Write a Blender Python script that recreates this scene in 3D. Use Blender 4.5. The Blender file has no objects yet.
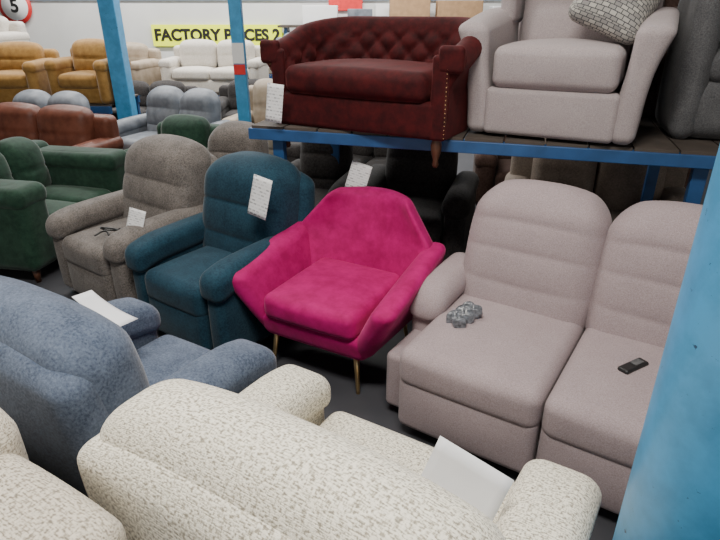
import bpy, bmesh, math, random
from mathutils import Vector, Matrix, Euler
random.seed(4)
R=math.radians
D=bpy.data
col=bpy.context.scene.collection

# ---------------------------------------------------------------- materials
def newmat(name):
    m=D.materials.new(name); m.use_nodes=True
    nt=m.node_tree; b=nt.nodes['Principled BSDF']
    return m,nt,b
def N(nt,t,**k):
    n=nt.nodes.new(t)
    for a,v in k.items():
        if a in n.inputs: n.inputs[a].default_value=v
        else: setattr(n,a,v)
    return n
def c4(c): return (c[0],c[1],c[2],1)
def fabric(name,c1,c2,kind='tweed',scale=220,bump=.3,rough=.9,sheen=.2,big=.25,sheencol=None,lo=.36,hi=.64):
    m,nt,b=newmat(name); L=nt.links.new
    b.inputs['Roughness'].default_value=rough
    b.inputs['Sheen Weight'].default_value=sheen
    b.inputs['Sheen Roughness'].default_value=.4
    b.inputs['Specular IOR Level'].default_value=.25
    if sheencol: b.inputs['Sheen Tint'].default_value=c4(sheencol)
    tc=N(nt,'ShaderNodeTexCoord')
    if kind=='weave':
        # basket weave: rows of slubby weft threads crossed by thin warp dashes
        outs=[]
        for sc,off in(((75,190,1),(0,0,0)),((190,80,1),(3.3,7.1,0))):
            mp=N(nt,'ShaderNodeMapping'); mp.inputs['Scale'].default_value=sc; mp.inputs['Location'].default_value=off
            L(tc.outputs['UV'],mp.inputs['Vector'])
            no=N(nt,'ShaderNodeTexNoise'); no.inputs['Scale'].default_value=1; no.inputs['Detail'].default_value=1.5
            L(mp.outputs[0],no.inputs['Vector']); outs.append(no)
        ad=N(nt,'ShaderNodeMix',data_type='FLOAT'); ad.inputs[0].default_value=.38
        L(outs[0].outputs['Fac'],ad.inputs[2]); L(outs[1].outputs['Fac'],ad.inputs[3])
        ck=N(nt,'ShaderNodeTexBrick'); ck.inputs['Scale'].default_value=1
        ck.inputs['Brick Width'].default_value=.011; ck.inputs['Row Height'].default_value=.0065
        ck.inputs['Mortar Size'].default_value=.0012; ck.inputs['Mortar Smooth'].default_value=1
        n0=N(nt,'ShaderNodeTexNoise'); n0.inputs['Scale'].default_value=45; n0.inputs['Detail'].default_value=2
        L(tc.outputs['UV'],n0.inputs['Vector'])
        va=N(nt,'ShaderNodeVectorMath',operation='MULTIPLY_ADD'); va.inputs[1].default_value=(.012,.008,0)
        L(n0.outputs['Color'],va.inputs[0]); L(tc.outputs['UV'],va.inputs[2]); L(va.outputs[0],ck.inputs['Vector'])
        mm=N(nt,'ShaderNodeMath',operation='MULTIPLY_ADD'); mm.inputs[1].default_value=-.07
        L(ck.outputs['Fac'],mm.inputs[0]); L(ad.outputs[0],mm.inputs[2])
        rp=N(nt,'ShaderNodeValToRGB'); cr=rp.color_ramp
        cr.elements[0].position=.34; cr.elements[0].color=c4([x*.55 for x in c2])
        cr.elements[1].position=.58; cr.elements[1].color=c4(c1)
        el=cr.elements.new(.43); el.color=c4(c2)
        el=cr.elements.new(.49); el.color=c4([x*.88 for x in c1])
        L(mm.outputs[0],rp.inputs['Fac']); L(rp.outputs['Color'],b.inputs['Base Color'])
        bp=N(nt,'ShaderNodeBump'); bp.inputs['Strength'].default_value=bump; bp.inputs['Distance'].default_value=.004
        L(mm.outputs[0],bp.inputs['Height']); L(bp.outputs['Normal'],b.inputs['Normal'])
        return m
    no=N(nt,'ShaderNodeTexNoise'); no.inputs['Scale'].default_value=scale; no.inputs['Detail'].default_value=3; no.inputs['Roughness'].default_value=.7
    L(tc.outputs['Object'],no.inputs['Vector'])
    n2=N(nt,'ShaderNodeTexNoise'); n2.inputs['Scale'].default_value=9; n2.inputs['Detail'].default_value=4
    L(tc.outputs['Object'],n2.inputs['Vector'])
    ad=N(nt,'ShaderNodeMix',data_type='FLOAT'); ad.inputs[0].default_value=big
    L(no.outputs['Fac'],ad.inputs[2]); L(n2.outputs['Fac'],ad.inputs[3])
    rp=N(nt,'ShaderNodeValToRGB'); rp.color_ramp.elements[0].position=lo; rp.color_ramp.elements[0].color=c4(c1)
    rp.color_ramp.elements[1].position=hi; rp.color_ramp.elements[1].color=c4(c2)
    L(ad.outputs[0],rp.inputs['Fac']); L(rp.outputs['Color'],b.inputs['Base Color'])
    bp=N(nt,'ShaderNodeBump'); bp.inputs['Strength'].default_value=bump; bp.inputs['Distance'].default_value=.003
    L(ad.outputs[0],bp.inputs['Height']); L(bp.outputs['Normal'],b.inputs['Normal'])
    return m
def plain(name,c,rough=.6,metal=0,noise=.12,scale=12,emit=0):
    m,nt,b=newmat(name); L=nt.links.new
    tc=N(nt,'ShaderNodeTexCoord'); no=N(nt,'ShaderNodeTexNoise'); no.inputs['Scale'].default_value=scale; no.inputs['Detail'].default_value=5
    L(tc.outputs['Object'],no.inputs['Vector'])
    rp=N(nt,'ShaderNodeValToRGB'); rp.color_ramp.elements[0].position=.3; rp.color_ramp.elements[1].position=.7
    rp.color_ramp.elements[0].color=c4([x*(1-noise) for x in c]); rp.color_ramp.elements[1].color=c4([min(1,x*(1+noise)) for x in c])
    L(no.outputs['Fac'],rp.inputs['Fac']); L(rp.outputs['Color'],b.inputs['Base Color'])
    b.inputs['Roughness'].default_value=rough; b.inputs['Metallic'].default_value=metal
    if emit:
        b.inputs['Emission Color'].default_value=c4(c); b.inputs['Emission Strength'].default_value=emit
    return m
def chipped(name,c):
    m,nt,b=newmat(name); L=nt.links.new
    tc=N(nt,'ShaderNodeTexCoord')
    n1=N(nt,'ShaderNodeTexNoise'); n1.inputs['Scale'].default_value=9; n1.inputs['Detail'].default_value=8; n1.inputs['Roughness'].default_value=.65
    n2=N(nt,'ShaderNodeTexNoise'); n2.inputs['Scale'].default_value=34; n2.inputs['Detail'].default_value=5; n2.inputs['Roughness'].default_value=.7
    L(tc.outputs['Object'],n1.inputs['Vector']); L(tc.outputs['Object'],n2.inputs['Vector'])
    r1=N(nt,'ShaderNodeValToRGB'); r1.color_ramp.elements[0].position=.38; r1.color_ramp.elements[1].position=.62
    r1.color_ramp.elements[0].color=c4([x*.88 for x in c]); r1.color_ramp.elements[1].color=c4([min(1,x*1.12) for x in c])
    L(n1.outputs['Fac'],r1.inputs['Fac'])
    r2=N(nt,'ShaderNodeValToRGB'); r2.color_ramp.elements[0].position=.665; r2.color_ramp.elements[0].color=(0,0,0,1)
    r2.color_ramp.elements[1].position=.68; r2.color_ramp.elements[1].color=(1,1,1,1)
    L(n2.outputs['Fac'],r2.inputs['Fac'])
    mx=N(nt,'ShaderNodeMix',data_type='RGBA'); mx.inputs[7].default_value=(.02,.06,.13,1)
    L(r2.outputs['Color'],mx.inputs[0]); L(r1.outputs['Color'],mx.inputs[6]); L(mx.outputs[2],b.inputs['Base Color'])
    b.inputs['Roughness'].default_value=.42
    bp=N(nt,'ShaderNodeBump'); bp.inputs['Strength'].default_value=.15; bp.inputs['Distance'].default_value=.004
    L(n1.outputs['Fac'],bp.inputs['Height']); L(bp.outputs['Normal'],b.inputs['Normal'])
    return m

M={}
M['magenta']=fabric('magenta_velvet',(.33,.0,.09),(.48,.001,.15),'v',14,.06,.75,.4,.3,(1,.25,.5))
M['maroon']=fabric('maroon_velvet',(.026,.002,.003),(.066,.0045,.0055),'v',18,.10,.8,.18,.3,(1,.25,.25))
M['teal']=fabric('teal_chenille',(.004,.022,.040),(.015,.057,.088),'t',90,.5,.9,.15,.35)
M['greyb']=fabric('grey_brown_chenille',(.075,.066,.06),(.22,.195,.18),'t',110,.5,.9,.2,.3)
M['lilac']=fabric('lilac_grey_tweed',(.29,.23,.24),(.44,.36,.37),'t',220,.35,.9,.12,.12)
M['rackgrey']=fabric('pinkish_grey_tweed',(.31,.265,.27),(.45,.39,.39),'t',210,.35,.9,.12,.12)
M['blue']=fabric('blue_chenille',(.045,.062,.10),(.145,.18,.25),'t',120,.7,.9,.2,.35,lo=.36,hi=.64)
M['cream']=fabric('cream_weave',(.90,.85,.72),(.50,.455,.36),'weave',bump=.7)
M['beige']=fabric('beige_weave',(.66,.60,.50),(.38,.33,.26),'weave',bump=.7)
M['green']=fabric('green_velvet',(.008,.030,.018),(.022,.062,.038),'t',25,.2,.8,.25,.4)
M['brownl']=fabric('tan_leather',(.10,.032,.02),(.17,.058,.035),'l',8,.15,.42,.0,.5)
M['greyl']=fabric('blue_grey_leather',(.13,.145,.17),(.22,.24,.27),'l',8,.15,.42,.0,.5)
M['tanl']=fabric('beige_leather',(.30,.24,.17),(.42,.34,.26),'l',8,.15,.45,.0,.5)
M['gold']=fabric('gold_velvet',(.24,.125,.03),(.36,.20,.055),'v',16,.15,.75,.3,.4)
M['white']=fabric('off_white_fabric',(.50,.46,.40),(.66,.62,.56),'t',60,.2,.8,.1,.3)
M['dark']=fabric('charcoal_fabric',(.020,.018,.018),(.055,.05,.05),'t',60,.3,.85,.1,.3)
M['dbrown']=fabric('dark_brown_fabric',(.05,.028,.022),(.10,.06,.05),'t',60,.3,.8,.1,.3)
M['taupe']=fabric('taupe_fabric',(.17,.135,.11),(.28,.23,.19),'t',80,.3,.85,.1,.3)
M['dgrey']=fabric('dark_grey_tweed',(.06,.06,.065),(.14,.14,.145),'t',150,.3,.85,.1,.3)
M['bluepaint']=chipped('blue_gloss_paint',(.06,.31,.58))
M['rackblue']=plain('rack_blue_paint',(.02,.08,.22),.45,0,.2,8)
M['brass']=plain('brass',(.75,.52,.25),.3,1,.05)
M['wood']=plain('dark_turned_wood',(.08,.03,.015),.4,0,.3,30)
M['black']=plain('black_plastic',(.015,.015,.016),.4,0,.1)
M['deck']=plain('deck_timber',(.07,.055,.045),.8,0,.3,6)
M['wall']=plain('painted_wall',(.66,.66,.64),.8,0,.06,1.5)
M['wallblue']=plain('blue_grey_cladding',(.32,.40,.50),.7,0,.1,2)
M['ceil']=plain('ceiling_panel',(.55,.55,.55),.9)
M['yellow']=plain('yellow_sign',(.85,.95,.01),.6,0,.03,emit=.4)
M['red']=plain('red_print',(.7,.03,.03),.5)
M['signwhite']=plain('sign_white',(.85,.85,.85),.5,0,.02)
M['carton']=plain('carton_brown',(.42,.26,.14),.85)
M['plasticbag']=plain('clear_grey_bag',(.15,.16,.18),.2,0,.6,60)

def floor_mat():
    m,nt,b=newmat('concrete_floor'); L=nt.links.new
    tc=N(nt,'ShaderNodeTexCoord'); no=N(nt,'ShaderNodeTexNoise'); no.inputs['Scale'].default_value=3; no.inputs['Detail'].default_value=8
    L(tc.outputs['Object'],no.inputs['Vector'])
    rp=N(nt,'ShaderNodeValToRGB'); rp.color_ramp.elements[0].color=(.022,.024,.03,1); rp.color_ramp.elements[1].color=(.065,.065,.075,1)
    L(no.outputs['Fac'],rp.inputs['Fac']); L(rp.outputs['Color'],b.inputs['Base Color']); b.inputs['Roughness'].default_value=.6
    return m
def paper_mat():
    m,nt,b=newmat('printed_paper'); L=nt.links.new
    tc=N(nt,'ShaderNodeTexCoord')
    br=N(nt,'ShaderNodeTexBrick'); br.inputs['Scale'].default_value=1; br.inputs['Brick Width'].default_value=.21; br.inputs['Row Height'].default_value=.085
    br.inputs['Mortar Size'].default_value=.026; br.inputs['Mortar Smooth'].default_value=.1
    br.inputs['Color1'].default_value=(.12,.12,.14,1); br.inputs['Color2'].default_value=(.75,.75,.76,1); br.inputs['Mortar'].default_value=(.82,.82,.83,1)
    br.inputs['Bias'].default_value=.3
    L(tc.outputs['UV'],br.inputs['Vector']); L(br.outputs['Color'],b.inputs['Base Color']); b.inputs['Roughness'].default_value=.6
    return m
def pattern_mat():
    m,nt,b=newmat('grid_pattern_fabric'); L=nt.links.new
    tc=N(nt,'ShaderNodeTexCoord')
    br=N(nt,'ShaderNodeTexBrick'); br.inputs['Scale'].default_value=1; br.inputs['Brick Width'].default_value=.034; br.inputs['Row Height'].default_value=.022
    br.inputs['Mortar Size'].default_value=.0022; br.inputs['Color1'].default_value=(.50,.48,.43,1); br.inputs['Color2'].default_value=(.26,.25,.24,1); br.inputs['Mortar'].default_value=(.06,.06,.07,1)
    L(tc.outputs['UV'],br.inputs['Vector']); L(br.outputs['Color'],b.inputs['Base Color']); b.inputs['Roughness'].default_value=.8
    return m
M['floor']=floor_mat(); M['paper']=paper_mat(); M['pattern']=pattern_mat()
M['blank']=plain('white_paper',(.80,.81,.84),.6,0,.03)

# ---------------------------------------------------------------- mesh helpers
def mk(name,verts,faces,mat,parent=None,loc=(0,0,0),rot=(0,0,0),rest=None,smooth=True):
    me=D.meshes.new(name); me.from_pydata([tuple(v) for v in verts],[],faces); me.update()
    bm=bmesh.new(); bm.from_mesh(me); bmesh.ops.recalc_face_normals(bm,faces=bm.faces[:]); bm.to_mesh(me); bm.free()
    rest=rest or verts
    uv=me.uv_layers.new(name='UVMap')
    for p in me.polygons:
        vs=[Vector(rest[i]) for i in p.vertices]
        n=Vector((0,0,0))
        for i in range(len(vs)):
            n+=vs[i].cross(vs[(i+1)%len(vs)])
        a=max(range(3),key=lambda k:abs(n[k]))
        for li,vi in zip(p.loop_indices,p.vertices):
            r=rest[vi]
            uv.data[li].uv=((r[1],r[2]) if a==0 else (r[0],r[2]) if a==1 else (r[0],r[1]))
        p.use_smooth=smooth
    ob=D.objects.new(name,me); col.objects.link(ob)
    me.materials.append(M[mat] if isinstance(mat,str) else mat)
    ob.location=loc; ob.rotation_euler=rot
    if parent: ob.parent=parent
    return ob
def axis_list(h,r,n):
    r=min(r,h*.999); i=h-r
    rr=[r*math.tan(R(45)*k/4) for k in range(1,5)]
    lin=[-i+2*i*k/n for k in range(n+1)]
    return [-i-x for x in reversed(rr)]+lin+[i+x for x in rr]
def rbox(name,sx,sy,sz,loc,mat,parent=None,r=.05,puff=(0,0,0),n=(8,8,8),rot=(0,0,0),deform=None):
    h=(sx/2,sy/2,sz/2); r=min(r,min(h)*.98)
    ax=[axis_list(h[k],r,n[k]) for k in range(3)]
    idx={}; verts=[]; faces=[]; rest=[]
    def vid(p):
        key=(round(p[0],5),round(p[1],5),round(p[2],5))
        if key in idx: return idx[key]
        q=[max(-(h[k]-r),min(h[k]-r,p[k])) for k in range(3)]
        d=Vector([p[k]-q[k] for k in range(3)])
        if d.length>0: d=d.normalized()*r
        v=[q[k]+d[k] for k in range(3)]
        f=[max(0,1-(v[k]/h[k])**2) for k in range(3)]
        o=[v[0]+puff[0]*f[1]*f[2]*v[0]/h[0], v[1]+puff[1]*f[0]*f[2]*v[1]/h[1], v[2]+puff[2]*f[0]*f[1]*v[2]/h[2]]
        if deform: o=list(deform(o[0],o[1],o[2]))
        idx[key]=len(verts); verts.append(o); rest.append(list(p)); return idx[key]
    for k in range(3):
        a,b=(k+1)%3,(k+2)%3
        for s in (-1,1):
            for i in range(len(ax[a])-1):
                for j in range(len(ax[b])-1):
                    q=[]
                    for (ii,jj) in ((i,j),(i+1,j),(i+1,j+1),(i,j+1)):
                        p=[0,0,0]; p[k]=s*h[k]; p[a]=ax[a][ii]; p[b]=ax[b][jj]; q.append(vid(p))
                    if len(set(q))==4: faces.append(q)
    return mk(name,verts,faces,mat,parent,loc,rot,rest)
def box(name,sx,sy,sz,loc,mat,parent=None,rot=(0,0,0),bev=0):
    v=[(x*sx/2,y*sy/2,z*sz/2) for x in(-1,1) for y in(-1,1) for z in(-1,1)]
    f=[(0,1,3,2),(4,6,7,5),(0,4,5,1),(2,3,7,6),(0,2,6,4),(1,5,7,3)]
    ob=mk(name,v,f,mat,parent,loc,rot,smooth=False)
    if bev:
        m=ob.modifiers.new('b','BEVEL'); m.width=bev; m.segments=2
    return ob
def lathe(name,prof,loc,mat,parent=None,rot=(0,0,0),seg=24):
    v=[];f=[]
    for (r,z) in prof:
        for k in range(seg):
            a=2*math.pi*k/seg; v.append((r*math.cos(a),r*math.sin(a),z))
    for i in range(len(prof)-1):
        for k in range(seg):
            f.append((i*seg+k,i*seg+(k+1)%seg,(i+1)*seg+(k+1)%seg,(i+1)*seg+k))
    f.append(list(range(seg))[::-1]); f.append([ (len(prof)-1)*seg+k for k in range(seg)])
    return mk(name,v,f,mat,parent,loc,rot)
def tube(name,pts,rad,mat,parent=None,loc=(0,0,0),cyc=False):
    cu=D.curves.new(name,'CURVE'); cu.dimensions='3D'; cu.bevel_depth=rad; cu.bevel_resolution=3
    sp=cu.splines.new('BEZIER'); sp.bezier_points.add(len(pts)-1)
    for b,p in zip(sp.bezier_points,pts):
        b.co=p; b.handle_left_type=b.handle_right_type='AUTO'
    sp.use_cyclic_u=cyc
    ob=D.objects.new(name,cu); col.objects.link(ob); cu.materials.append(M[mat]); ob.location=loc
    if parent: ob.parent=parent
    return ob
def root(name,x,y,z,phi):
    e=D.objects.new(name,None); col.objects.link(e); e.location=(x,y,z); e.rotation_euler=(0,0,R(-phi)); e.empty_display_size=.1
    return e

# ---------------------------------------------------------------- furniture
def backdef(w,h,seams,bulge,lean,curve,rnd,topround=.0,rearpuff=0):
    def f(x,y,z):
        zn=(z+h/2)/h
        zc=min(1,max(0,zn))
        k=1
        if zc>.5: k=1-rnd*((zc-.5)/.5)**3
        if zc<.3: k*=1-.05*((.3-zc)/.3)
        xx=x*k
        yy=y
        if y<0:
            ed=[0]+list(seams)+[1]
            for a,b in zip(ed[:-1],ed[1:]):
                if a<=zc<=b:
                    u=(zc-a)/(b-a); s=max(0,math.sin(math.pi*u))**.35
                    yy-=bulge*s*(1-.6*(abs(x)/(w/2))**2)
                    break
        else:
            yy+=rearpuff*math.sin(math.pi*zc)*(1-(abs(x)/(w/2))**2)
        zz=z-topround*(abs(x)/(w/2))**3*max(0,zc-.3)/.7
        yy+= (z+h/2)*math.tan(lean) - curve*(abs(x)/(w/2))**2
        return (xx,yy,zz)
    return f
def recliner(name,x,y,phi,mat,seats=1,sw=.52,arm=.17,Dp=.9,H=1.02,sh=.46,ah=.62,ay0=.04,backw=None,bt=.24,
             seams=(.36,.68),bulge=.035,lean=R(9),rnd=.14,z=0,shell=False,armr=.075,topround=.05,armin=0,shellx=.03,padh=.15):
    e=root(name,x,y,z,phi)
    W=seats*sw+2*arm
    bw=backw or sw-.01
    box('under_frame',W-.06-2*armin,Dp-.26,.1,(0,Dp/2+.02,.07),'black',e)
    rbox('base_panel',W-.05-2*armin,Dp-.2,sh-.16,(0,Dp/2,.04+(sh-.14)/2),mat,e,r=.03)
    for i in range(seats):
        cx=(i-(seats-1)/2)*sw
        rbox('seat_cushion_%d'%i,sw-.006,Dp-.26,.19,(cx,(Dp-.26)/2-.01,sh-.085),mat,e,r=.055,puff=(0,.01,.025),n=(12,12,4))
        rbox('foot_panel_%d'%i,sw-.012,.10,sh-.17,(cx,.05,.05+(sh-.17)/2),mat,e,r=.04,puff=(0,.02,0),n=(10,3,8))
        bh=H-sh+.12
        rbox('back_cushion_%d'%i,bw,bt,bh,(cx,Dp-.30,sh-.12+bh/2),mat,e,r=min(.10,bt*.40),puff=(.01,.02,.02),n=(20,6,44),
             deform=backdef(bw,bh,seams,bulge,lean,-.0,rnd,topround,.02))
        if shell:
            hh=bh-.05
            rbox('outer_back_%d'%i,bw+shellx,.13,hh,(cx,Dp-.30+bt*.40,sh-.14+hh/2),mat,e,r=.055,puff=(0,.03,.02),n=(16,4,20),
             deform=backdef(bw+shellx,hh,(),0,lean,.0,rnd*.8,topround,.03))
    for s in(-1,1):
        ax=s*(seats*sw/2+arm/2-armin)
        L=Dp-.12-ay0
        rbox('arm_panel',arm-.02,L,ah-.1,(ax,ay0+L/2,.04+(ah-.1)/2),mat,e,r=.04,puff=(.008,.01,0))
        def ad(px,py,pz,L=L):
            t=(py+L/2)/L
            return (px*(1+.10*(1-t)),py,pz-.035*max(0,(.25-t)/.25)**2+.02*t)
        rbox('arm_pad',arm+.015,L+.02,padh,(ax,ay0+L/2-.012,ah+.007-padh/2),mat,e,r=armr,puff=(0,.01,.012),n=(6,12,4),deform=ad)
    return e
def sofa(name,x,y,z,phi,W,Dp,H,mat,seats=2,arm=.18,ah=.6,sh=.42,flare=0,legs=True,cush=True):
    e=root(name,x,y,z,phi)
    b=.1 if legs else .0
    rbox('base_frame',W-.04,Dp-.06,.2,(0,Dp/2,b+.1),mat,e,r=.03,n=(4,4,2))
    rbox('back_frame',W-.04,.2,H-b-.04,(0,Dp-.12,b+(H-b-.04)/2),mat,e,r=.07,n=(8,3,6))
    sw=(W-2*arm)/seats
    for i in range(seats):
        cx=(i-(seats-1)/2)*sw
        rbox('seat_cushion_%d'%i,sw-.008,Dp-.24,.17,(cx,(Dp-.24)/2,sh-.07),mat,e,r=.06,puff=(0,.01,.03),n=(8,8,3))
        if cush:
            hh=H-sh+.06
            rbox('back_cushion_%d'%i,sw-.008,.2,hh,(cx,Dp-.29,sh-.02+hh/2),mat,e,r=.08,puff=(0,.04,.02),n=(10,4,12),
                deform=backdef(sw,hh,(.5,),.02,R(8),0,.05,.02))
    for s in(-1,1):
        def fl(px,py,pz,s=s): return (px+s*flare*(pz+ah/2),py,pz)
        rbox('arm',arm,Dp-.04,ah-b,(s*(W/2-arm/2),(Dp-.04)/2,b+(ah-b)/2),mat,e,r=.07,puff=(.01,.01,.02),n=(4,8,6),deform=fl)
        rbox('arm_roll',arm+.03,Dp-.01,.16,(s*(W/2-arm/2),(Dp-.04)/2,ah-.07),mat,e,r=.07,n=(4,8,3),deform=fl)
    if legs:
        for sx in(-1,1):
            for yy in(.08,Dp-.08):
                lathe('leg',[(.018,0),(.03,.11)],(sx*(W/2-.08),yy,0),'wood',e,seg=12)
    return e

# ---- lilac recliner sofa (two seats)
recliner('recliner_sofa',.69,1.71,33,'lilac',seats=2,sw=.635,arm=.17,Dp=1.02,H=1.02,sh=.46,ah=.57,ay0=.37,bt=.25,
   seams=(.36,.60,.80),bulge=.014,lean=R(13),rnd=.09,backw=.65,shell=False,topround=.04,armin=.03,armr=.07)
# ---- teal recliner
recliner('recliner_armchair',-1.05,2.76,35,'teal',sw=.50,arm=.15,Dp=.90,H=.99,sh=.44,ah=.58,ay0=.02,bt=.30,
   seams=(.36,.66),bulge=.026,lean=R(10),rnd=.08,backw=.64,shell=True,armr=.05,shellx=.10)
# ---- grey recliner
recliner('recliner_armchair',-1.76,3.25,36,'greyb',sw=.50,arm=.17,Dp=.9,H=.99,sh=.45,ah=.58,ay0=.02,bt=.28,
   seams=(.40,.66),bulge=.026,lean=R(14),rnd=.09,backw=.70,shell=True,armr=.06)
# ---- foreground chairs facing away
recliner('upholstered_armchair',.215,1.50,-148.5,'cream',sw=.74,arm=.19,Dp=.96,H=1.01,sh=.45,ah=.62,ay0=.02,bt=.25,
   seams=(.5,),bulge=.02,lean=R(7),rnd=.09,backw=1.02,shell=True,armr=.06,topround=.05)
recliner('chenille_armchair',-.69,2.10,-148.5,'blue',sw=.50,arm=.18,Dp=.90,H=1.0,sh=.45,ah=.62,ay0=.02,bt=.24,
   seams=(.5,),bulge=.02,lean=R(8),rnd=.05,backw=.80,shell=True,armr=.06,topround=.03)
recliner('upholstered_armchair',-1.49,.54,31,'beige',sw=.62,arm=.44,Dp=.88,H=1.05,sh=.45,ah=.86,ay0=.02,bt=.24,
   seams=(.5,),bulge=.04,lean=R(4),rnd=.06,backw=.70,shell=True,armr=.06)

# ---- magenta armchair
def magenta():
    e=root('velvet_armchair',-.275,2.43,0,29); m='magenta'
    def bd(x,y,z):
        k=1+.12*(z+.09)/.18
        return (x*k,y*k,z)
    rbox('seat_shell',.62,.62,.16,(0,.36,.27),m,e,r=.05,puff=(.0,.01,-.01),deform=bd)
    rbox('seat_cushion',.55,.60,.14,(0,.30,.395),m,e,r=.045,puff=(0,.015,.02),n=(14,14,4))
    def hw(z):
        P=[(.26,.27),(.44,.34),(.64,.42),(.83,.26),(.875,.24)]
        if z<=P[0][0]: return P[0][1]
        for (z0,w0),(z1,w1) in zip(P[:-1],P[1:]):
            if z<=z1:
                t=(z-z0)/(z1-z0); return w0+(w1-w0)*t
        return P[-1][1]
    def bdf(x,y,z):
        zz=z+.55
        u=x/.35
        h=(hw(zz-.02)+hw(zz-.01)+hw(zz)+hw(zz+.01)+hw(zz+.02))/5
        X=u*h
        Y=y*(1-.25*(zz-.3)/.6)
        return (X, Y+(zz-.3)*.30-.14*abs(u)**2, zz+.0)
    rbox('back_shell',.70,.13,.61,(0,.65,0),m,e,r=.045,puff=(0,.02,.0),n=(20,4,34),deform=bdf)
    for s in(-1,1):
        def af(x,y,z,s=s):
            zt=(z+.22)/.44
            t=(y+.33)/.66
            top=.56+.10*t
            bot=.20+.02*t
            Z=bot+(top-bot)*zt
            Y=.33+y - .05*zt*(1-t) + .06*(1-zt)*(1-t)
            flare=.14*zt
            inn=-.06*(1-t)*(1-zt)
            X=x*(1+.05*zt)+s*(flare+inn)-s*.03*t*zt
            return (X,Y,Z)
        rbox('arm_wing',.12,.70,.44,(s*.315,.02,0),m,e,r=.052,puff=(.01,.012,.0),n=(4,14,12),deform=af)
    for sx in(-1,1):
        for yy,ry in((.08,-1),(.60,1)):
            lathe('leg_%d_%d'%(sx,ry),[(.010,0),(.011,.05),(.018,.24)],(sx*.27,yy-.02+(.0 if ry<0 else .08),0),'brass',e,rot=(R(6*ry),R(-6*sx),0),seg=12)
magenta()

# ---- maroon chesterfield
def chesterfield():
    e=root('tufted_velvet_sofa',-.045,3.17,1.175,30); m='maroon'
    a=.45; yb=.52; rc=.17
    path=[]
    n1=16
    for k in range(n1+1): path.append((-a,.03+(yb-rc-.03)*k/n1,-1,0))
    for k in range(1,11):
        t=R(90)*k/10; path.append((-a+rc-rc*math.cos(t),yb-rc+rc*math.sin(t),-math.cos(t),math.sin(t)))
    for k in range(1,41): path.append((-a+rc+(2*a-2*rc)*k/40,yb,0,1))
    for k in range(1,11):
        t=R(90)*k/10; path.append((a-rc+rc*math.sin(t),yb-rc+rc*math.cos(t),math.sin(t),math.cos(t)))
    for k in range(1,n1+1): path.append((a,yb-rc-(yb-rc-.03)*k/n1,1,0))
    S=[0]
    for p,q in zip(path[:-1],path[1:]): S.append(S[-1]+math.hypot(q[0]-p[0],q[1]-p[1]))
    tot=S[-1]; verts=[];faces=[]
    for p,s in zip(path,S):
        d=min(s,tot-s); k=min(1,d/.55); k=k*k*(3-2*k)
        Ht=.46+.13*k
        prof=[(0.0,0.0),(0.0,.2)]
        K=26
        for j in range(K+1):
            t=j/K; z=.2+(Ht-.07-.2)*t
            aa=(s-tot/2)/.145; bb=(z-.02)/.145
            pil=math.sqrt(abs(math.sin(math.pi*(aa+bb))*math.sin(math.pi*(aa-bb))))**.9
            edge=min(1,t*5)*min(1,(1-t)*6)*min(1,d/.04)
            o=.045*t*t+ edge*(.022*(1-pil)-.012*pil)
            prof.append((o,z))
        r=.065; oc=.045+r; zc=Ht-.07
        for j in range(1,12):
            an=R(215)*j/11
            prof.append((oc-r*math.cos(an),zc+r*math.sin(an)))
        prof+= [(.115,zc-.10),(.10,.25),(.09,.02),(.085,0)]
        NP=len(prof)
        for (o,z) in prof: verts.append((p[0]+p[2]*o,p[1]+p[3]*o,z))
    for i in range(len(path)-1):
        for j in range(NP-1):
            faces.append((i*NP+j,i*NP+j+1,(i+1)*NP+j+1,(i+1)*NP+j))
    faces.append(list(range(NP))); faces.append([(len(path)-1)*NP+j for j in range(NP)][::-1])
    mk('tufted_back_and_arms',verts,faces,m,e)
    rbox('seat_cushion',2*a-.01,.56,.15,(0,.25,.26),m,e,r=.05,puff=(0,.02,.03),n=(20,10,4))
    rbox('front_rail',2*a+.1,.10,.19,(0,.05,.095),m,e,r=.025,puff=(0,.01,0))
    rbox('seat_platform',2*a,.5,.16,(0,.3,.1),m,e,r=.02)
    st=[];sf=[]
    for s in(-1,1):
        rbox('arm_front',.09,.04,.42,(s*(a+.055),.02,.21),m,e,r=.02)
        rbox('arm_scroll',.135,.05,.13,(s*(a+.108),.02,.40),m,e,r=.06)
        for k in range(17):
            c=Vector((s*(a+.098),-.003,.02+k*.021)); b=len(st); q0=.0024
            for q in ((q0,0,0),(0,0,q0),(-q0,0,0),(0,0,-q0),(0,-.003,0)): st.append(tuple(c+Vector(q)))
            sf+=[(b,b+1,b+4),(b+1,b+2,b+4),(b+2,b+3,b+4),(b+3,b,b+4)]
        lathe('leg',[(.010,-.15),(.018,-.135),(.014,-.11),(.026,-.07),(.030,-.03),(.022,0),(.022,.02)],(s*(a+.04),.05,0),'wood',e,seg=20)
    mk('studs',st,sf,'brass',e)
chesterfield()

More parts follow.
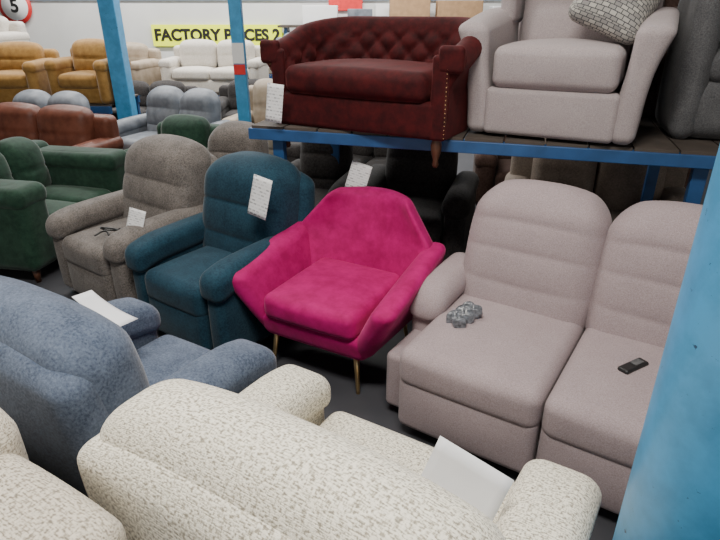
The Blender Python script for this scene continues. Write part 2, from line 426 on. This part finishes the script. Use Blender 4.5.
# ---- grey chair on rack
def rackchair():
    e=root('wing_armchair',.955,2.925,1.19,27); m='rackgrey'
    rbox('front_rail',.66,.08,.24,(0,.03,.12),m,e,r=.03,puff=(0,.008,0))
    rbox('base',.66,.66,.18,(0,.38,.11),m,e,r=.03)
    rbox('seat_cushion',.61,.60,.20,(0,.28,.34),m,e,r=.045,puff=(0,.015,.03),n=(14,14,4))
    for s in(-1,1):
        def fl(x,y,z,s=s):
            t=(z+.28)/.56
            k=1+.55*max(0,(t-.6)/.4)**1.5
            return (x*k+s*(.07*t*t),y-.02*t,z+.08*((y+.36)/.72)*t)
        rbox('arm',.12,.72,.54,(s*.365,.36,.27),m,e,r=.045,puff=(.0,.0,.02),n=(4,10,14),deform=fl)
    rbox('back_cushion',.62,.22,.66,(0,.62,.66),m,e,r=.09,puff=(0,.03,.02),n=(16,4,24),deform=backdef(.62,.66,(.45,),.03,R(10),0,.1,.04))
    rbox('outer_back',.74,.1,.85,(0,.76,.45),m,e,r=.045,deform=backdef(.74,.85,(),0,R(8),.03,.1,.04))
    for s in(-1,1):
        rbox('wing',.09,.28,.34,(s*.37,.60,.70),m,e,r=.04)
    def cd(x,y,z):
        k=(abs(x)/.2)*(abs(z)/.2)
        return (x*(1+.08*k),y,z*(1+.08*k))
    c=rbox('scatter_cushion',.36,.11,.36,(0,0,0),'pattern',None,r=.054,puff=(0,.05,0),n=(10,3,10),deform=cd)
    c.location=(1.29,3.13,1.82); c.rotation_euler=(R(-52),R(22),R(-25))
rackchair()

# ---- rack
def rack():
    e=root('storage_rack',-.66,3.40,0,16.6); L=2.75
    for yy in(0,.55,1.1):
        box('beam',L,.05,.065,(L/2,yy,1.125),'rackblue',e,bev=.004)
    for xx in(.16,2.45):
        for yy in(.06,1.1):
            box('upright',.07,.05,1.08,(xx,yy,.54),'rackblue',e,bev=.004)
    for k in range(13):
        box('deck_slat',.2,1.15,.016,(.12+k*.21,.56,1.165),'deck',e)
rack()
sofa('fabric_sofa',1.70,3.62,1.175,17,.55,.6,.85,'dbrown',1,arm=.15,legs=False,ah=.62)
def tub():
    e=root('tub_chair',1.93,2.86,1.177,17)
    m='dgrey'
    rbox('base',.55,.6,.3,(0,.3,.15),m,e,r=.1)
    rbox('seat_cushion',.44,.5,.14,(0,.26,.36),m,e,r=.06,puff=(0,0,.03))
    def cv(x,y,z): return (x*(1-.25*abs(z/.4)**2),y-.9*x*x,z)
    rbox('curved_back',.62,.14,.85,(0,.50,.44),m,e,r=.065,n=(20,3,16),deform=cv)
    for s in(-1,1): rbox('arm',.13,.55,.72,(s*.26,.28,.36),m,e,r=.064,puff=(.02,.02,.02))
tub()

# ---- things beneath and behind the rack
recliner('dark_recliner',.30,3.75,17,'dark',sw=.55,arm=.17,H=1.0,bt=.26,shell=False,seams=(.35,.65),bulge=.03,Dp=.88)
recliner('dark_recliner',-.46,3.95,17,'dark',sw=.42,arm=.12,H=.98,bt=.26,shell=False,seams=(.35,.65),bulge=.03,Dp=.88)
recliner('grey_recliner',-1.22,4.20,17,'greyb',sw=.52,arm=.13,H=.92,bt=.26,shell=False,seams=(.35,.65),bulge=.03,Dp=.85)
sofa('taupe_sofa',1.60,3.55,0,17,1.3,.85,.95,'taupe',2)
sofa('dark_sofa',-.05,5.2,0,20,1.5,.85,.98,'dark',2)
sofa('brown_sofa',2.0,4.9,.0,10,1.9,.9,1.0,'dbrown',3)

# left cluster
sofa('green_velvet_sofa',-2.14,4.20,0,-78,1.30,.95,.80,'green',2,arm=.28,ah=.70)
sofa('green_velvet_sofa',-1.85,5.05,0,20,.85,.72,.82,'green',1,arm=.17)
sofa('leather_sofa',-3.45,5.35,0,15,1.6,.82,.86,'brownl',2)
recliner('leather_recliner',-2.35,6.15,25,'greyl',seats=2,sw=.5,arm=.14,H=.96)
recliner('leather_recliner',-3.85,6.45,15,'greyl',seats=2,sw=.5,arm=.14,H=.90,Dp=.75)
sofa('beige_leather_sofa',-1.15,6.7,0,15,1.1,.85,.95,'tanl',2)
def far_rack(x,y,L,z,phi,dep=1.0):
    e=root('display_rack',x,y,0,phi)
    for yy in(0,dep):
        box('beam',L,.06,.09,(0,yy,z-.06),'rackblue',e)
        for sx in(-1,1): box('upright',.08,.06,z-.1,(sx*(L/2-.06),yy,(z-.1)/2),'rackblue',e)
    box('deck',L,dep,.02,(0,dep/2,z-.006),'deck',e)
far_rack(-4.45,7.4,2.5,.68,0)
sofa('gold_velvet_sofa',-4.9,7.43,.69,0,1.6,.85,.66,'gold',2,arm=.14,ah=.50,sh=.34,legs=False)
sofa('gold_velvet_armchair',-3.60,7.43,.69,8,.80,.75,.70,'gold',1,arm=.13,ah=.52,sh=.34,legs=False)
far_rack(-3.0,9.3,4.4,.56,0)
sofa('cream_sofa',-3.95,9.35,.57,15,1.0,.8,.68,'tanl',1,arm=.15,ah=.48,sh=.34,legs=False)
sofa('cream_sofa',-2.4,9.35,.57,5,1.6,.8,.72,'white',2,arm=.17,ah=.50,sh=.34,legs=False)
far_rack(-.7,10.6,2.4,.75,0)
sofa('grey_sofa',-.8,10.65,.76,0,1.6,.8,.6,'greyl',2,arm=.17,ah=.45,sh=.34,legs=False)
far_rack(-6.9,9.2,3.0,.95,0)
sofa('white_sofa',-6.5,9.25,.96,10,2.0,.85,.7,'white',2,legs=False,ah=.5)
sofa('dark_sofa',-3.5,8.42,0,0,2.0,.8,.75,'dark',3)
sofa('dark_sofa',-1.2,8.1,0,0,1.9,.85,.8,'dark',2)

# ---- columns
lathe('blue_pillar',[(.16,0),(.16,1),(.16,2),(.16,4.4)],(.735,.85,0),'bluepaint',seg=48)
box('steel_column',.2,.2,4.4,(-3.06,7.55,2.2),'bluepaint',bev=.01)
e=root('rack_post',-1.27,6.3,0,0)
box('post',.13,.1,4.4,(0,0,2.2),'bluepaint',e,bev=.01)
box('notice_card',.12,.004,.2,(0,-.055,1.38),'signwhite',e)
box('notice_red',.12,.004,.10,(0,-.055,1.22),'red',e)

# ---- room
def slab(name,sx,sy,sz,loc,mat): return box(name,sx,sy,sz,loc,mat)
slab('floor',22,20,.1,(-1,4,-.05),'floor')
slab('wall_back',22,.2,2.0,(-1,13,1.0),'wall')
slab('wall_back_upper',22,.2,2.5,(-1,13,3.25),'wallblue')
slab('wall_left',.2,20,4.5,(-12,4,2.25),'wall')
slab('wall_right',.2,20,4.5,(10,4,2.25),'wall')
slab('ceiling',22,20,.1,(-1,4,4.55),'ceil')
box('trim_1',22,.05,.08,(-1,12.88,2.0),'wallblue')

def text(name,body,size,loc,parent,mat='black',off=.03):
    cu=D.curves.new(name,'FONT'); cu.body=body; cu.size=size; cu.extrude=.002; cu.offset=size*off
    ob=D.objects.new(name,cu); col.objects.link(ob); cu.materials.append(M[mat]); ob.parent=parent
    ob.location=loc; ob.rotation_euler=(R(90),0,0); cu.align_x='CENTER'; cu.align_y='CENTER'
    return ob
e=root('price_banner',-3.02,12.85,1.29,0)
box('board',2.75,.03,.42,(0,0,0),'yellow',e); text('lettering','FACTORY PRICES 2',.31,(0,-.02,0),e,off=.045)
e=root('price_banner',-1.75,12.0,1.0,0)
box('board',.5,.03,.32,(0,0,0),'yellow',e); text('lettering',"'S",.28,(0,-.02,0),e)
e=root('speed_sign',-7.15,12.84,1.85,0)
lathe('disc',[(.34,0),(.34,.02)],(0,0,0),'red',e,rot=(R(90),0,0),seg=40)
lathe('face',[(.27,.02),(.27,.03)],(0,0,0),'signwhite',e,rot=(R(90),0,0),seg=40)
text('number','5',.36,(0,-.04,.0),e)
box('wall_poster',.7,.02,.5,(-.3,12.86,2.02),'red'); box('wall_poster',.55,.02,.3,(.6,12.86,1.75),'signwhite')
e=root('storage_shelf',1.6,12.5,0,0)
box('board',6.5,.6,.04,(0,0,1.48),'deck',e)
for sx in(-3.1,0,3.1): box('post',.06,.5,1.46,(sx,0,.73),'rackblue',e)
for k,(x,w,h,mm) in enumerate([(-.8,.7,.36,'signwhite'),(0,.5,.3,'greyl'),(1.0,.8,.5,'carton'),(2.0,.9,.45,'carton'),(3.0,.7,.35,'signwhite'),(4.1,.8,.5,'dgrey')]):
    box('storage_box',w,.4,h,(x,12.5,1.501+h/2),mm,bev=.01)

# ---- price cards
def card(name,w,h,loc,rot,mat='paper',bend=.0):
    v=[];f=[];n=8
    for i in range(n+1):
        for j in range(n+1):
            x=(i/n-.5); z=(j/n-.5); v.append((x*w,-bend*(z*z)*4*h,z*h))
    for i in range(n):
        for j in range(n):
            a=i*(n+1)+j; f.append((a,a+1,a+n+2,a+n+1))
    ob=mk(name,v,f,mat,None,loc,rot)
    uv=ob.data.uv_layers[0]
    for p in ob.data.polygons:
        for li,vi in zip(p.loop_indices,p.vertices):
            c=ob.data.vertices[vi].co; uv.data[li].uv=(c.x/w+.5,c.z/h+.5)
    m=ob.modifiers.new('s','SOLIDIFY'); m.thickness=.0008
    return ob
card('price_card',.115,.21,(-.485,3.28,1.315),(R(-8),R(3),R(-30)))
card('price_card',.13,.22,(-.54,2.90,.88),(R(-12),R(8),R(-33)))
card('price_card',.13,.17,(-.01,3.28,.885),(R(-12),R(14),R(-20)))
card('price_card',.12,.16,(-1.37,3.22,.62),(R(-20),R(8),R(-20)))
card('price_card',.10,.24,(-1.00,1.92,.73),(R(-70),R(10),R(70)),'blank',.05)
card('price_card',.21,.34,(.235,1.07,.60),(R(-25),R(14),R(-31)),'blank',.04)

def handset(x,y,z,rz,mat='black'):
    e=root('recliner_handset',x,y,z,rz)
    rbox('body',.05,.14,.022,(0,0,.011),mat,e,r=.01)
    rbox('buttons',.03,.05,.006,(0,.02,.024),'dgrey',e,r=.002)
def bag(x,y,z):
    def bd(a,b,c): return (a+.012*math.sin(b*90),b+.01*math.sin(a*110),c+.012*math.sin(a*130+b*80))
    rbox('bagged_handset',.17,.10,.05,(x,y,z),'plasticbag',None,r=.024,n=(14,10,4),deform=bd,rot=(0,R(-8),R(40)))
bag(.485,2.27,.51)
handset(1.10,1.88,.485,60)
tube('handset_cable',[(0,0,0),(.06,.03,.02),(.12,-.02,.0),(.16,.04,.03),(.10,.07,.01),(.03,.05,.03),(.12,.02,.04),(.2,.03,0)],.006,'black',None,(-1.68,3.30,.50))

# ---- lights
def area(name,loc,sx,sy,p,colr=(1,.97,.93),rot=(0,0,0)):
    l=D.lights.new(name,'AREA'); l.shape='RECTANGLE'; l.size=sx; l.size_y=sy; l.energy=p; l.color=colr
    o=D.objects.new(name,l); col.objects.link(o); o.location=loc; o.rotation_euler=rot; return o
area('ceiling_light_1',(-.3,.5,4.3),1.8,.5,215,(1,.95,.87))
area('ceiling_light_2',(-1.5,3.6,4.4),4,.4,95,(1,.95,.87))
area('ceiling_light_3',(-3,7.5,4.4),6,.5,360,(1,.97,.92))
area('ceiling_light_4',(-2,10.8,4.4),9,.5,700,(1,.98,.95))
w=D.worlds.new('World'); bpy.context.scene.world=w; w.use_nodes=True
w.node_tree.nodes['Background'].inputs['Color'].default_value=(1,.96,.91,1)
w.node_tree.nodes['Background'].inputs['Strength'].default_value=.65

cam=D.cameras.new('camera'); co=D.objects.new('camera',cam); col.objects.link(co)
cam.sensor_width=36; cam.lens=28.0; cam.clip_start=.02
co.location=(0,0,1.8); co.rotation_euler=(R(65),0,0)
bpy.context.scene.camera=co
